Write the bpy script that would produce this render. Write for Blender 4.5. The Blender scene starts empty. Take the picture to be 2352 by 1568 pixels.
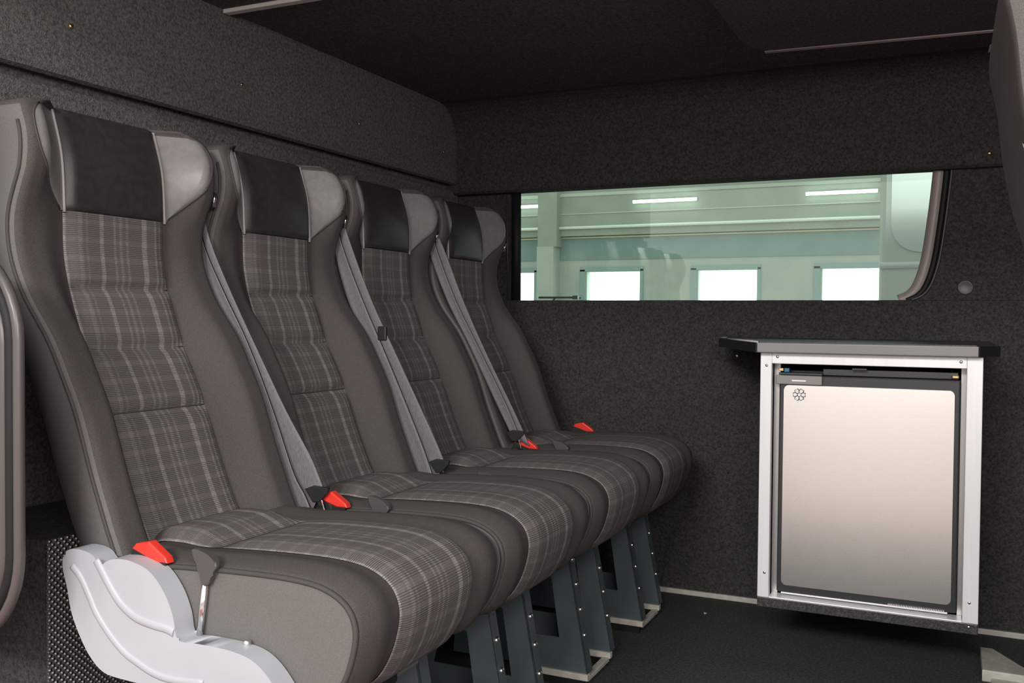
import bpy, bmesh, math, random
from mathutils import Vector, Matrix
random.seed(4)
S = bpy.context.scene
COL = S.collection

# ------------------------------------------------------------------ helpers
def lerp_table(tab, t):
    if t <= tab[0][0]: return tab[0][1]
    for (a, u), (b, v) in zip(tab, tab[1:]):
        if t <= b:
            return u + (v - u) * (t - a) / (b - a)
    return tab[-1][1]

def smooth_table(tab, t):
    """monotone-ish Catmull-Rom through (t, v) pairs"""
    n = len(tab)
    if t <= tab[0][0]: return tab[0][1]
    if t >= tab[-1][0]: return tab[-1][1]
    for i in range(n - 1):
        if t <= tab[i + 1][0]:
            t0, v0 = tab[i]; t1, v1 = tab[i + 1]
            m0 = (v1 - tab[i - 1][1]) / (t1 - tab[i - 1][0]) if i else (v1 - v0) / (t1 - t0)
            m1 = (tab[i + 2][1] - v0) / (tab[i + 2][0] - t0) if i + 2 < n else (v1 - v0) / (t1 - t0)
            h = t1 - t0; s = (t - t0) / h
            return ((2*s**3 - 3*s*s + 1) * v0 + (s**3 - 2*s*s + s) * h * m0
                    + (-2*s**3 + 3*s*s) * v1 + (s**3 - s*s) * h * m1)

def sstep(a, b, x):
    t = min(1, max(0, (x - a) / (b - a)))
    return t * t * (3 - 2 * t)

def spline(pts, sub=8, closed=False):
    P = [Vector(p) for p in pts]; n = len(P); out = []
    for i in range(n if closed else n - 1):
        if closed:
            p0, p1, p2, p3 = P[i - 1], P[i], P[(i + 1) % n], P[(i + 2) % n]
        else:
            p1, p2 = P[i], P[i + 1]
            p0 = P[i - 1] if i else p1 * 2 - p2
            p3 = P[i + 2] if i + 2 < n else p2 * 2 - p1
        for k in range(sub):
            t = k / sub
            out.append(0.5 * ((2*p1) + (p2 - p0)*t + (2*p0 - 5*p1 + 4*p2 - p3)*t*t + (3*p1 - p0 - 3*p2 + p3)*t**3))
    if not closed: out.append(P[-1].copy())
    return out

class MB:
    """collects shapes, links them as ONE mesh object"""
    def __init__(self):
        self.bm = bmesh.new(); self.uv = self.bm.loops.layers.uv.new('UVMap')
    def face(self, vs, smooth=False, mi=0):
        try: f = self.bm.faces.new(vs)
        except ValueError: return None
        f.smooth = smooth; f.material_index = mi
        return f
    def box(self, x0, x1, y0, y1, z0, z1, bev=0.0, mi=0):
        b = bmesh.new()
        bmesh.ops.create_cube(b, size=1, matrix=Matrix.Translation(((x0+x1)/2, (y0+y1)/2, (z0+z1)/2)) @ Matrix.Diagonal((x1-x0, y1-y0, z1-z0, 1)))
        if bev > 0:
            bmesh.ops.bevel(b, geom=b.edges[:], offset=bev, segments=2, affect='EDGES', profile=0.5)
        self.merge(b, mi); return self
    def merge(self, b, mi=0, smooth=None):
        b.verts.ensure_lookup_table()
        m = {v: self.bm.verts.new(v.co) for v in b.verts}
        for f in b.faces:
            self.face([m[v] for v in f.verts], f.smooth if smooth is None else smooth, mi)
        b.free()
    def tube(self, pts, r, seg=8, closed=False, mi=0, flat=None, up=None):
        """round tube along pts; flat=(rn, rb) makes an oval section"""
        P = [Vector(p) for p in pts]; n = len(P); rings = []
        prev = None
        for i, p in enumerate(P):
            if closed: t = P[(i + 1) % n] - P[i - 1]
            else: t = P[min(i + 1, n - 1)] - P[max(i - 1, 0)]
            t.normalize()
            ref = Vector(up) if up else (prev if prev is not None else (Vector((0, 0, 1)) if abs(t.z) < .9 else Vector((1, 0, 0))))
            nn = ref - t * ref.dot(t)
            if nn.length < 1e-6: nn = t.orthogonal()
            nn.normalize(); prev = nn; bb = t.cross(nn)
            ra, rb = flat if flat else ((r[i], r[i]) if isinstance(r, (list, tuple)) else (r, r))
            rings.append([self.bm.verts.new(p + nn * (ra * math.cos(a)) + bb * (rb * math.sin(a))) for a in [2*math.pi*k/seg for k in range(seg)]])
        for i in range(n if closed else n - 1):
            A, B = rings[i], rings[(i + 1) % n]
            for k in range(seg):
                self.face([A[k], A[(k+1) % seg], B[(k+1) % seg], B[k]], True, mi)
        if not closed:
            self.face(rings[0][::-1], False, mi); self.face(rings[-1], False, mi)
        return self
    def prism(self, poly, axis, a, b, mi=0, bev=0.0, smooth_side=False):
        """extrude a 2-D polygon along an axis between a and b. axis y: poly is (x,z); x: (y,z); z: (x,y)"""
        def P(u, v, w):
            return {'y': (u, w, v), 'x': (w, u, v), 'z': (u, v, w)}[axis]
        bb = bmesh.new()
        A = [bb.verts.new(P(u, v, a)) for u, v in poly]; B = [bb.verts.new(P(u, v, b)) for u, v in poly]
        n = len(poly)
        fa = bb.faces.new(A); fb = bb.faces.new(B[::-1])
        for i in range(n):
            f = bb.faces.new([A[i], B[i], B[(i+1) % n], A[(i+1) % n]]); f.smooth = smooth_side
        if bev > 0:
            es = [e for e in bb.edges if (e.link_faces[0] in (fa, fb)) or (e.link_faces[-1] in (fa, fb))]
            bmesh.ops.bevel(bb, geom=es, offset=bev, segments=3, affect='EDGES', profile=0.5)
        bmesh.ops.recalc_face_normals(bb, faces=bb.faces[:])
        self.merge(bb, mi); return self
    def grid(self, rows, smooth=True, mi=0, uvs=None, close_u=False):
        """rows of points -> quads; uvs same layout"""
        V = [[self.bm.verts.new(p) for p in r] for r in rows]
        nr = len(V); nc = len(V[0])
        for i in range(nr - 1):
            for j in range(nc if close_u else nc - 1):
                j2 = (j + 1) % nc
                f = self.face([V[i][j], V[i][j2], V[i+1][j2], V[i+1][j]], smooth, mi)
                if f and uvs:
                    for l, (a, b) in zip(f.loops, ((i, j), (i, j2), (i+1, j2), (i+1, j))):
                        l[self.uv].uv = uvs[a][b]
        return V
    def build(self, name, mats, parent=None, loc=None, weld=False):
        if weld: bmesh.ops.remove_doubles(self.bm, verts=self.bm.verts[:], dist=1e-5)
        bmesh.ops.recalc_face_normals(self.bm, faces=self.bm.faces[:])
        me = bpy.data.meshes.new(name); self.bm.to_mesh(me); self.bm.free()
        for m in (mats if isinstance(mats, (list, tuple)) else [mats]): me.materials.append(m)
        o = bpy.data.objects.new(name, me); COL.objects.link(o)
        if parent is not None: o.parent = parent
        if loc is not None: o.location = loc
        return o

def tag(o, label=None, cat=None, group=None, kind=None):
    if label: o['label'] = label
    if cat: o['category'] = cat
    if group: o['group'] = group
    if kind: o['kind'] = kind
    return o
def thing(name, label, cat, loc=(0, 0, 0), group=None):
    o = bpy.data.objects.new(name, None); COL.objects.link(o); o.location = loc
    o.empty_display_size = .05
    return tag(o, label, cat, group)
def struct(o): o['kind'] = 'structure'; return o
def copy_tree(o, parent=None):
    c = o.copy(); COL.objects.link(c)
    if parent is not None: c.parent = parent
    for ch in list(o.children): copy_tree(ch, c)
    return c

# ------------------------------------------------------------------ materials
def mat(name, col=(.5, .5, .5), rough=.5, metal=0., spec=.5, coat=0.):
    m = bpy.data.materials.new(name); m.use_nodes = True
    b = m.node_tree.nodes['Principled BSDF']
    b.inputs['Base Color'].default_value = (*col, 1); b.inputs['Roughness'].default_value = rough
    b.inputs['Metallic'].default_value = metal; b.inputs['Specular IOR Level'].default_value = spec
    if coat: b.inputs['Coat Weight'].default_value = coat
    return m
def nt(m):
    t = m.node_tree; return t, t.nodes, t.links, t.nodes['Principled BSDF']
def noise_color(m, c0, c1, scale, detail=2, coord='Object', lo=.35, hi=.65, bump=0., bscale=None, rough=.6, stretch=None):
    t, N, L, B = nt(m)
    tc = N.new('ShaderNodeTexCoord'); nz = N.new('ShaderNodeTexNoise'); rp = N.new('ShaderNodeValToRGB')
    src = tc.outputs[coord]
    if stretch:
        mp = N.new('ShaderNodeMapping'); mp.inputs['Scale'].default_value = stretch
        L.new(src, mp.inputs['Vector']); src = mp.outputs['Vector']
    nz.inputs['Scale'].default_value = scale; nz.inputs['Detail'].default_value = detail; nz.inputs['Roughness'].default_value = rough
    L.new(src, nz.inputs['Vector'])
    rp.color_ramp.elements[0].position = lo; rp.color_ramp.elements[0].color = (*c0, 1)
    rp.color_ramp.elements[1].position = hi; rp.color_ramp.elements[1].color = (*c1, 1)
    L.new(nz.outputs['Fac'], rp.inputs['Fac']); L.new(rp.outputs['Color'], B.inputs['Base Color'])
    if bump:
        n2 = N.new('ShaderNodeTexNoise'); n2.inputs['Scale'].default_value = bscale or scale; n2.inputs['Detail'].default_value = 3
        L.new(src, n2.inputs['Vector'])
        bp = N.new('ShaderNodeBump'); bp.inputs['Strength'].default_value = bump; bp.inputs['Distance'].default_value = .002
        L.new(n2.outputs['Fac'], bp.inputs['Height']); L.new(bp.outputs['Normal'], B.inputs['Normal'])
    return m

def carpet(name, k=1.0, tint=(1, 1, 1)):
    m = mat(name, rough=.95, spec=.12)
    a = [.030 * k * t for t in tint]; b = [.138 * k * t for t in tint]
    return noise_color(m, a, b, 140, 5, lo=.33, hi=.70, bump=.9, bscale=300, rough=.8)

M = {}
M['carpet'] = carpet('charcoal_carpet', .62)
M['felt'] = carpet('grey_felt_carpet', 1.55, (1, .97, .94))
M['floor'] = carpet('floor_carpet', .9, (.95, 1.0, 1.0))
M['ceiling'] = carpet('ceiling_carpet', 1.1)
M['seat'] = noise_color(mat('woven_seat_fabric', rough=.85, spec=.2), (.066, .058, .0555), (.098, .087, .083), 700, 2, bump=.25, bscale=1100)
M['side'] = noise_color(mat('side_seat_fabric', rough=.8, spec=.25), (.118, .112, .108), (.150, .142, .137), 700, 2, bump=.2, bscale=1100)
M['vinyl'] = noise_color(mat('black_vinyl', rough=.42, spec=.45), (.030, .029, .029), (.04, .038, .038), 60, 2, bump=.12, bscale=900)
M['vinyl_lit'] = noise_color(mat('lit_black_vinyl', rough=.33, spec=.6), (.19, .181, .178), (.22, .21, .207), 60, 2, bump=.05, bscale=900)  # black vinyl with the door light it reflects put into the colour
M['piping'] = mat('piping_cord', (.06, .056, .053), .7, spec=.3)
M['pale_piping'] = mat('pale_piping_cord', (.42, .40, .39), .45)
M['web'] = noise_color(mat('belt_webbing', rough=.6, spec=.35), (.125, .12, .13), (.175, .168, .18), 900, 1, stretch=(1, 1, .12), bump=.2, bscale=900)
M['black'] = mat('black_plastic', (.018, .018, .019), .45)
M['lever'] = mat('dark_grey_lever_plastic', (.07, .068, .066), .4)
M['rubber'] = mat('black_rubber', (.012, .012, .013), .6, spec=.3)
M['greyplastic'] = noise_color(mat('light_grey_plastic', rough=.42), (.405, .425, .465), (.435, .455, .495), 9, 2)
M['red'] = mat('red_button', (.78, .045, .03), .35)
M['white'] = mat('bright_satin_metal', (.9, .9, .89), .35, .3)
M['chrome'] = mat('chrome', (.85, .85, .85), .12, 1)
M['brass'] = mat('brass_screw', (.85, .62, .35), .25, 1)
M['zinc'] = mat('zinc_bolt', (.80, .80, .78), .28, 1)
M['steel'] = noise_color(mat('blue_grey_painted_steel', rough=.42, spec=.5), (.070, .094, .104), (.086, .112, .122), 14, 3)
M['rail'] = noise_color(mat('pale_rail', rough=.45, spec=.5), (.50, .48, .42), (.62, .60, .53), 40, 3)
M['alu'] = noise_color(mat('brushed_aluminium', rough=.42, metal=.25, spec=.5), (.90, .90, .91), (.95, .95, .955), 50, 2, stretch=(1, 1, .05))
M['alu_in'] = mat('aluminium_reveal', (.55, .54, .53), .35, .8)
M['fdark'] = mat('fridge_frame_dark', (.035, .038, .042), .30, spec=.6)
M['fgrey'] = mat('fridge_handle_grey', (.27, .26, .255), .38, .3)
M['edge'] = mat('glossy_grey_edge', (.30, .29, .29), .25, spec=.6)
M['top'] = noise_color(mat('worktop_laminate', rough=.35), (.03, .031, .03), (.10, .10, .09), 260, 3, lo=.4, hi=.7)
M['dglass'] = mat('dark_board', (.012, .013, .013), .6, spec=.2)
M['trimgrey'] = mat('taupe_trim_plastic', (.34, .29, .275), .4)
M['edging'] = mat('grey_brown_edging', (.085, .076, .074), .35)
M['cap'] = mat('grey_cap', (.055, .055, .058), .4)
M['led'] = mat('pale_ceiling_profile', (.62, .60, .58), .4)
M['tubeglow'] = mat('lamp_tube')
for nm in ('tubeglow',):
    b = M[nm].node_tree.nodes['Principled BSDF']; b.inputs['Emission Color'].default_value = (1, 1, .95, 1); b.inputs['Emission Strength'].default_value = 6
M['daywin'] = mat('daylight_window')
b = M['daywin'].node_tree.nodes['Principled BSDF']; b.inputs['Emission Color'].default_value = (.95, 1, 1, 1); b.inputs['Emission Strength'].default_value = 4

# stainless fridge door: brushed, satin
m = mat('satin_stainless', (.88, .855, .83), .28, 1); M['inox'] = m
t, N, L, B = nt(m)
tc = N.new('ShaderNodeTexCoord'); mp = N.new('ShaderNodeMapping'); mp.inputs['Scale'].default_value = (4, 4, 500)
nz = N.new('ShaderNodeTexNoise'); nz.inputs['Scale'].default_value = 4; nz.inputs['Detail'].default_value = 2
mr = N.new('ShaderNodeMapRange'); mr.inputs['To Min'].default_value = .25; mr.inputs['To Max'].default_value = .31
L.new(tc.outputs['Object'], mp.inputs['Vector']); L.new(mp.outputs['Vector'], nz.inputs['Vector']); L.new(nz.outputs['Fac'], mr.inputs['Value']); L.new(mr.outputs['Result'], B.inputs['Roughness'])

# plaid upholstery (UV in metres: u across the panel 0..0.22, v along it)
def plaid():
    m = mat('plaid_upholstery', rough=.8, spec=.25)
    t, N, L, B = nt(m)
    uv = N.new('ShaderNodeUVMap'); uv.uv_map = 'UVMap'
    sep = N.new('ShaderNodeSeparateXYZ'); L.new(uv.outputs['UV'], sep.inputs[0])
    def math_(op, a, b=None, v=None):
        n = N.new('ShaderNodeMath'); n.operation = op
        for i, s in enumerate((a, b)):
            if s is None: continue
            if isinstance(s, (int, float)): n.inputs[i].default_value = s
            else: L.new(s, n.inputs[i])
        return n.outputs[0]
    u = math_('DIVIDE', sep.outputs['X'], .22)
    ramp = N.new('ShaderNodeValToRGB'); cr = ramp.color_ramp; cr.interpolation = 'LINEAR'
    base = .0
    stripes = [(.0, .014, .8), (.10, .135, .28), (.17, .185, .22), (.30, .335, .62), (.435, .455, .38), (.495, .515, .42), (.56, .58, .34), (.725, .775, .72), (.86, .878, .48), (.91, .93, .55), (.96, .978, .62)]
    first = True
    els = []
    for a, b_, s in stripes:
        if a > 0: els.append((a - .006, base))
        els.append((a + (.004 if a > 0 else 0), s)); els.append((b_ - .004, s)); els.append((b_ + .006, base))
    # a ramp holds at most 32 stops
    half = [e for e in els if e[0] < .5]; other = [e for e in els if e[0] >= .5]
    def mk(stops):
        r = N.new('ShaderNodeValToRGB'); c = r.color_ramp; c.interpolation = 'LINEAR'
        c.elements[0].position = max(0, stops[0][0]); c.elements[0].color = (stops[0][1],) * 3 + (1,)
        c.elements[1].position = min(1, stops[-1][0]); c.elements[1].color = (stops[-1][1],) * 3 + (1,)
        for p, s in stops[1:-1]:
            e = c.elements.new(min(1, max(0, p))); e.color = (s, s, s, 1)
        L.new(u, r.inputs['Fac']); return r.outputs['Color']
    N.remove(ramp)
    va = mk(half + [(.53, 0)]); vb = mk([(.47, 0), (.482, 0)] + [e for e in other])
    # first ramp is zero beyond .53; second zero before .48
    vert = math_('MAXIMUM', va, vb)
    # horizontal weave: groups of fine dark lines
    f1 = math_('FRACT', math_('DIVIDE', sep.outputs['Y'], .0033))
    l1 = math_('LESS_THAN', f1, .42)
    f2 = math_('FRACT', math_('DIVIDE', sep.outputs['Y'], .0320))
    l2 = math_('LESS_THAN', f2, .72)
    lines = math_('MULTIPLY', l1, math_('ADD', math_('MULTIPLY', l2, .55), .35))
    nz = N.new('ShaderNodeTexNoise'); nz.inputs['Scale'].default_value = 330; nz.inputs['Detail'].default_value = 2
    mp = N.new('ShaderNodeMapping'); mp.inputs['Scale'].default_value = (1, .8, 1); L.new(uv.outputs['UV'], mp.inputs['Vector']); L.new(mp.outputs['Vector'], nz.inputs['Vector'])
    wob = math_('ADD', math_('MULTIPLY', nz.outputs['Fac'], 1.1), .35)
    vs = math_('MULTIPLY', math_('MULTIPLY', vert, wob), math_('SUBTRACT', 1.0, math_('MULTIPLY', lines, .45)))
    base_ = math_('MULTIPLY', math_('SUBTRACT', 1.0, math_('MULTIPLY', lines, .55)), math_('ADD', math_('MULTIPLY', nz.outputs['Fac'], .5), .72))
    mixc = N.new('ShaderNodeMix'); mixc.data_type = 'RGBA'; mixc.inputs['A'].default_value = (.152, .136, .132, 1); mixc.inputs['B'].default_value = (.38, .35, .335, 1)
    L.new(vs, mixc.inputs['Factor'])
    mul = N.new('ShaderNodeMix'); mul.data_type = 'RGBA'; mul.blend_type = 'MULTIPLY'; mul.inputs['Factor'].default_value = 1
    L.new(mixc.outputs['Result'], mul.inputs['A']); L.new(base_, mul.inputs['B'])
    L.new(mul.outputs['Result'], B.inputs['Base Color'])
    bp = N.new('ShaderNodeBump'); bp.inputs['Strength'].default_value = .25; bp.inputs['Distance'].default_value = .0008
    L.new(lines, bp.inputs['Height']); L.new(bp.outputs['Normal'], B.inputs['Normal'])
    return m
M['plaid'] = plaid()

# studded metal plate
m = mat('studded_metal_plate', (.34, .33, .325), .25, .45); M['tread'] = m
t, N, L, B = nt(m)
tc = N.new('ShaderNodeTexCoord'); mp = N.new('ShaderNodeMapping'); mp.inputs['Rotation'].default_value = (math.radians(45), 0, 0)
vo = N.new('ShaderNodeTexVoronoi'); vo.inputs['Scale'].default_value = 120; vo.inputs['Randomness'].default_value = .0
rp = N.new('ShaderNodeMapRange'); rp.inputs['From Min'].default_value = .12; rp.inputs['From Max'].default_value = .5; rp.inputs['To Min'].default_value = 1; rp.inputs['To Max'].default_value = 0
bp = N.new('ShaderNodeBump'); bp.inputs['Strength'].default_value = 1; bp.inputs['Distance'].default_value = .004
glint_ramp = N.new('ShaderNodeValToRGB'); glint_ramp.color_ramp.elements[0].position = .10; glint_ramp.color_ramp.elements[0].color = (.72, .70, .68, 1); glint_ramp.color_ramp.elements[1].position = .30; glint_ramp.color_ramp.elements[1].color = (.16, .155, .15, 1)  # pale stud tops on dark ground: highlights put into the colour
L.new(vo.outputs['Distance'], glint_ramp.inputs['Fac']); L.new(glint_ramp.outputs['Color'], B.inputs['Base Color'])
L.new(tc.outputs['Object'], mp.inputs['Vector']); L.new(mp.outputs['Vector'], vo.inputs['Vector']); L.new(vo.outputs['Distance'], rp.inputs['Value']); L.new(rp.outputs['Result'], bp.inputs['Height']); L.new(bp.outputs['Normal'], B.inputs['Normal'])
# window glass: thin tinted pane (transparent + fresnel gloss)
m = bpy.data.materials.new('green_tinted_glass'); m.use_nodes = True; M['glass'] = m
t = m.node_tree; t.nodes.clear()
out = t.nodes.new('ShaderNodeOutputMaterial'); mx = t.nodes.new('ShaderNodeMixShader'); tr = t.nodes.new('ShaderNodeBsdfTransparent'); gl = t.nodes.new('ShaderNodeBsdfGlossy'); fr = t.nodes.new('ShaderNodeFresnel')
tr.inputs['Color'].default_value = (.84, .95, .90, 1); gl.inputs['Roughness'].default_value = .02; fr.inputs['IOR'].default_value = 1.6
t.links.new(fr.outputs[0], mx.inputs[0]); t.links.new(tr.outputs[0], mx.inputs[1]); t.links.new(gl.outputs[0], mx.inputs[2]); t.links.new(mx.outputs[0], out.inputs[0])
# hall
M['hallwall'] = noise_color(mat('pale_green_wall', rough=.8), (.40, .45, .41), (.44, .49, .44), 2, 2)
M['hallupper'] = noise_color(mat('teal_grey_wall', rough=.8), (.21, .30, .285), (.24, .33, .31), 2, 2)
M['hallceil'] = noise_color(mat('grey_green_roof_panel', rough=.8), (.31, .35, .30), (.35, .39, .33), 2, 2)
M['hallbeam'] = mat('pale_painted_beam', (.50, .56, .50), .6)
M['halltrim'] = mat('teal_window_trim', (.27, .38, .37), .6)
M['pipew'] = mat('white_pipe', (.75, .85, .80), .4)
M['pipey'] = mat('yellow_pipe', (.72, .70, .50), .4)
M['hallfloor'] = noise_color(mat('warm_bounce_floor', rough=.5), (.50, .40, .36), (.58, .47, .42), 1.5, 3)  # pale warm tone chosen to bounce light into the van
M['vanpaint'] = noise_color(mat('pale_vehicle_paint', rough=.3), (.31, .35, .31), (.34, .38, .33), 1.5, 2)
M['reflect_tone'] = mat('pale_reflection', (.37, .41, .38), .2)  # tone of the glass reflections modelled on the van side

# ------------------------------------------------------------------ camera (solved from the photograph)
CALIB = (2171.752, 0.435033, -0.025228, 0.008080, 0.90212)
f, yaw, pitch, roll, CAMZ = CALIB
cy, sy, cp, sp, cr_, sr = math.cos(yaw), math.sin(yaw), math.cos(pitch), math.sin(pitch), math.cos(roll), math.sin(roll)
F0 = Vector((-sy, cy, 0)); R0 = Vector((cy, sy, 0)); U0 = Vector((0, 0, 1))
Fw = F0 * cp + U0 * sp; U1 = U0 * cp - F0 * sp
Rt = R0 * cr_ + U1 * sr; Up = U1 * cr_ - R0 * sr
cd = bpy.data.cameras.new('camera'); cam = bpy.data.objects.new('camera', cd); COL.objects.link(cam)
cd.sensor_width = 36; cd.lens = 36 * f / 2352; cd.clip_start = .01; cd.clip_end = 200
cam.matrix_world = Matrix(((Rt.x, Up.x, -Fw.x, 0), (Rt.y, Up.y, -Fw.y, 0), (Rt.z, Up.z, -Fw.z, CAMZ), (0, 0, 0, 1)))
S.camera = cam

# ------------------------------------------------------------------ room shell
XL, XR, YN, YF, ZC = -1.66, 2.2, .80, 3.04, 1.645
struct(MB().box(XL - .06, XR, YN - .1, YF + .12, -.05, 0).build('floor', M['floor']))
struct(MB().box(XL - .06, XR, YN - .1, YF + .12, ZC, ZC + .05).build('ceiling', M['ceiling']))
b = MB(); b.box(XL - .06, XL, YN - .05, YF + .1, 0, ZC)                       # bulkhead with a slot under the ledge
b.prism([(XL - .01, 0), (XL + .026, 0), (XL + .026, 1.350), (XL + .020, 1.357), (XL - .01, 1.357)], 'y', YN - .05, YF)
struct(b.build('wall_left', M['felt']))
# boxed-out ledge along the top of the bulkhead
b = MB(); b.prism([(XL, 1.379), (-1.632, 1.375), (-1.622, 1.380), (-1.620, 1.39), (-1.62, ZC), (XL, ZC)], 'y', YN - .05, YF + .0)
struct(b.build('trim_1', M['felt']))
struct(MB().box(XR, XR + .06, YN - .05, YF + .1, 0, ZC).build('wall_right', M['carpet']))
b = MB(); b.box(1.7, XR, YN - .05, YN, 0, ZC)
struct(b.build('wall_front', M['carpet']))
# far side wall: lower panel, left and right pieces around the window, padded upper panel
WB, WT, WL = .9635, 1.345, -1.395
redge = spline([(-.030, 1.40), (-.034, 1.325), (-.046, 1.20), (-.062, 1.08), (-.082, 1.01), (-.105, .978), (-.135, WB)], 6)
b = MB()
b.box(XL, XR, YF, YF + .05, 0, WB, .004)
b.box(XL, WL - .035, YF + .012, YF + .05, WB, 1.40)
b.prism([(p.x + .026, p.y) for p in redge] + [(-.10, WB), (XR, WB), (XR, 1.40)], 'y', YF, YF + .05)
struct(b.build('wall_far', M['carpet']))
b = MB()
prof = [(YF + .05, WT + .0), (YF - .026, WT - .004), (YF - .036, WT + .004), (YF - .038, WT + .014), (YF - .036, 1.50)]
prof += [(YF - .036 - .13 * (1 - math.cos(a)), 1.50 + .145 * math.sin(a)) for a in [math.pi / 2 * k / 8 for k in range(1, 9)]] + [(YF + .05, ZC)]
V = b.prism(prof, 'x', XL, XR)
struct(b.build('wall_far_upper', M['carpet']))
# window: pane, frame, rubber seal and trim
b = MB(); b.prism([(WL - .04, WB - .02)] + [(p.x + .02, p.y) for p in reversed(redge)] + [(WL - .04, 1.40)], 'y', YF + .034, YF + .038)
win = struct(b.build('window_1', M['glass']))
b = MB()
b.tube([(WL - .012, YF + .02, WB), (WL - .014, YF + .02, 1.36)], .02, 8, flat=(.018, .016))
b.tube([(p.x + .012, YF + .014, p.y) for p in redge], .01, 8)
o = b.build('rubber_seal', M['rubber'], win)
b = MB(); b.tube([(p.x - .009, YF + .02, p.y) for p in redge], .01, 8, flat=(.017, .014), up=(1, 0, 0))
b.build('inner_trim', M['trimgrey'], win)
b = MB(); b.tube([(p.x + .025, YF - .001, p.y) for p in redge[2:]], .004, 6)
b.tube([(WL - .036, YF + .004, WB + .004), (WL - .045, YF + .004, 1.34)], .003, 6)
b.build('edge_bead', M['cap'], win)
# pale strip at the foot of the wall
struct(MB().box(-1.1, .3, YF - .012, YF, 0, .016, .002).build('baseboard_far', M['rail']))
# ceiling details
b = MB(); b.box(-1.618, -1.20, 1.800, 1.822, ZC - .010, ZC, .002)
o = b.build('ceiling_profile', M['led']); o.rotation_euler = (0, 0, 0); tag(o, 'thin pale strip across the dark ceiling at the bulkhead ledge', 'strip')

# roof hatch surround: shallow padded panel with a pale double seam along its far edge
hat = thing('roof_panel', 'dark padded roof panel with a thin seam along its edge, upper right', 'panel', (.3, 2.45, ZC))
def rrect(x0, x1, y0, y1, r, n=6):
    out = []
    for cx, cyy, a0 in ((x1 - r, y1 - r, 0), (x0 + r, y1 - r, 90), (x0 + r, y0 + r, 180), (x1 - r, y0 + r, 270)):
        for k in range(n + 1):
            a = math.radians(a0 + 90 * k / n); out.append((cx + r * math.cos(a), cyy + r * math.sin(a)))
    return out
b = MB(); b.prism([(x - .3, y - 2.45) for x, y in rrect(-.50, 1.1, 1.75, 2.60, .12)], 'z', -.035, 0, bev=.012)
b.build('padded_board', M['ceiling'], hat)
b = MB()
for d in (0, .012):
    b.tube([(-.46 - .3, 2.555 + d - 2.45, -.037), (.60 - .3, 2.615 + d - 2.45, -.037)], .0022, 6)
b.build('seam', M['trimgrey'], hat)

# ------------------------------------------------------------------ small fixings
def screw(name, loc, nrm, r, material, label, cat='screw', group=None):
    b = MB(); z = Vector(nrm); q = z.to_track_quat('Z', 'Y').to_matrix()
    prof = [(r, -.001), (r, .0006), (r * .85, r * .35), (r * .45, r * .55), (0.0001, r * .6)]
    rows = [[q @ Vector((a * math.cos(t), a * math.sin(t), h)) for t in [2 * math.pi * k / 14 for k in range(14)]] for a, h in prof]
    b.grid(rows, True, close_u=True)
    o = b.build(name, material, None, loc)
    return tag(o, label, cat, group)
for y, w in ((1.366, 'nearest the camera, above the first headrest'), (1.872, 'second from the camera, above the second headrest'), (2.39, 'third from the camera, above the third headrest'), (2.91, 'farthest from the camera, by the far wall')):
    screw('ledge_screw', (-1.62, y, 1.482 if y < 1.5 else 1.479), (1, 0, 0), .0055 if y < 1.5 else .0048, M['brass'], 'brass screw in the carpeted ledge, ' + w, 'screw', 'brass screws in the ledge')
screw('wall_screw', (-.62, YF, .786), (0, -1, 0), .007, M['zinc'], 'pale screw head in the far wall just left under the worktop')
screw('snap_stud', (.088, YF - .038, 1.378), (0, -1, 0), .006, M['brass'], 'small pale snap stud on the upper wall panel right of window', 'stud')
b = MB(); rows = [[(a * math.cos(t), h, a * math.sin(t)) for t in [2*math.pi*k/24 for k in range(24)]] for a, h in ((.021, .001), (.021, -.002), (.0195, -.0035), (.017, -.0032), (.015, -.0025), (.0001, -.0025))]
b.grid(rows, True, close_u=True)
tag(b.build('blanking_cap', M['cap'], None, (.034, YF, 1.0)), 'round grey plastic cap on the wall right of the window', 'cap')
# crumbs and bits on the floor
def crumb(loc, r, label):
    bb = bmesh.new(); bmesh.ops.create_icosphere(bb, subdivisions=1, radius=r)
    for v in bb.verts: v.co *= random.uniform(.7, 1.2); v.co.z *= .6
    b = MB(); b.merge(bb); o = b.build('floor_crumb', M['rail'], None, (loc[0], loc[1], r * .45)); tag(o, label, 'debris')
crumb((-.668, 2.857, 0), .006, 'pale crumb lying on the floor carpet between seats and fridge')
# pale bracket at the lower right corner
fb = MB(); fb.prism([(.085, 2.63), (.085, 2.815), (.115, 2.815), (.20, 2.66), (.20, 2.63)], 'z', 0, .03, bev=.003)
fb.box(.105, .21, 2.50, 2.66, .0, .012, .002)
tag(fb.build('floor_bracket', M['rail']), 'pale metal bracket on the floor at lower right, below fridge corner', 'bracket')

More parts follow.
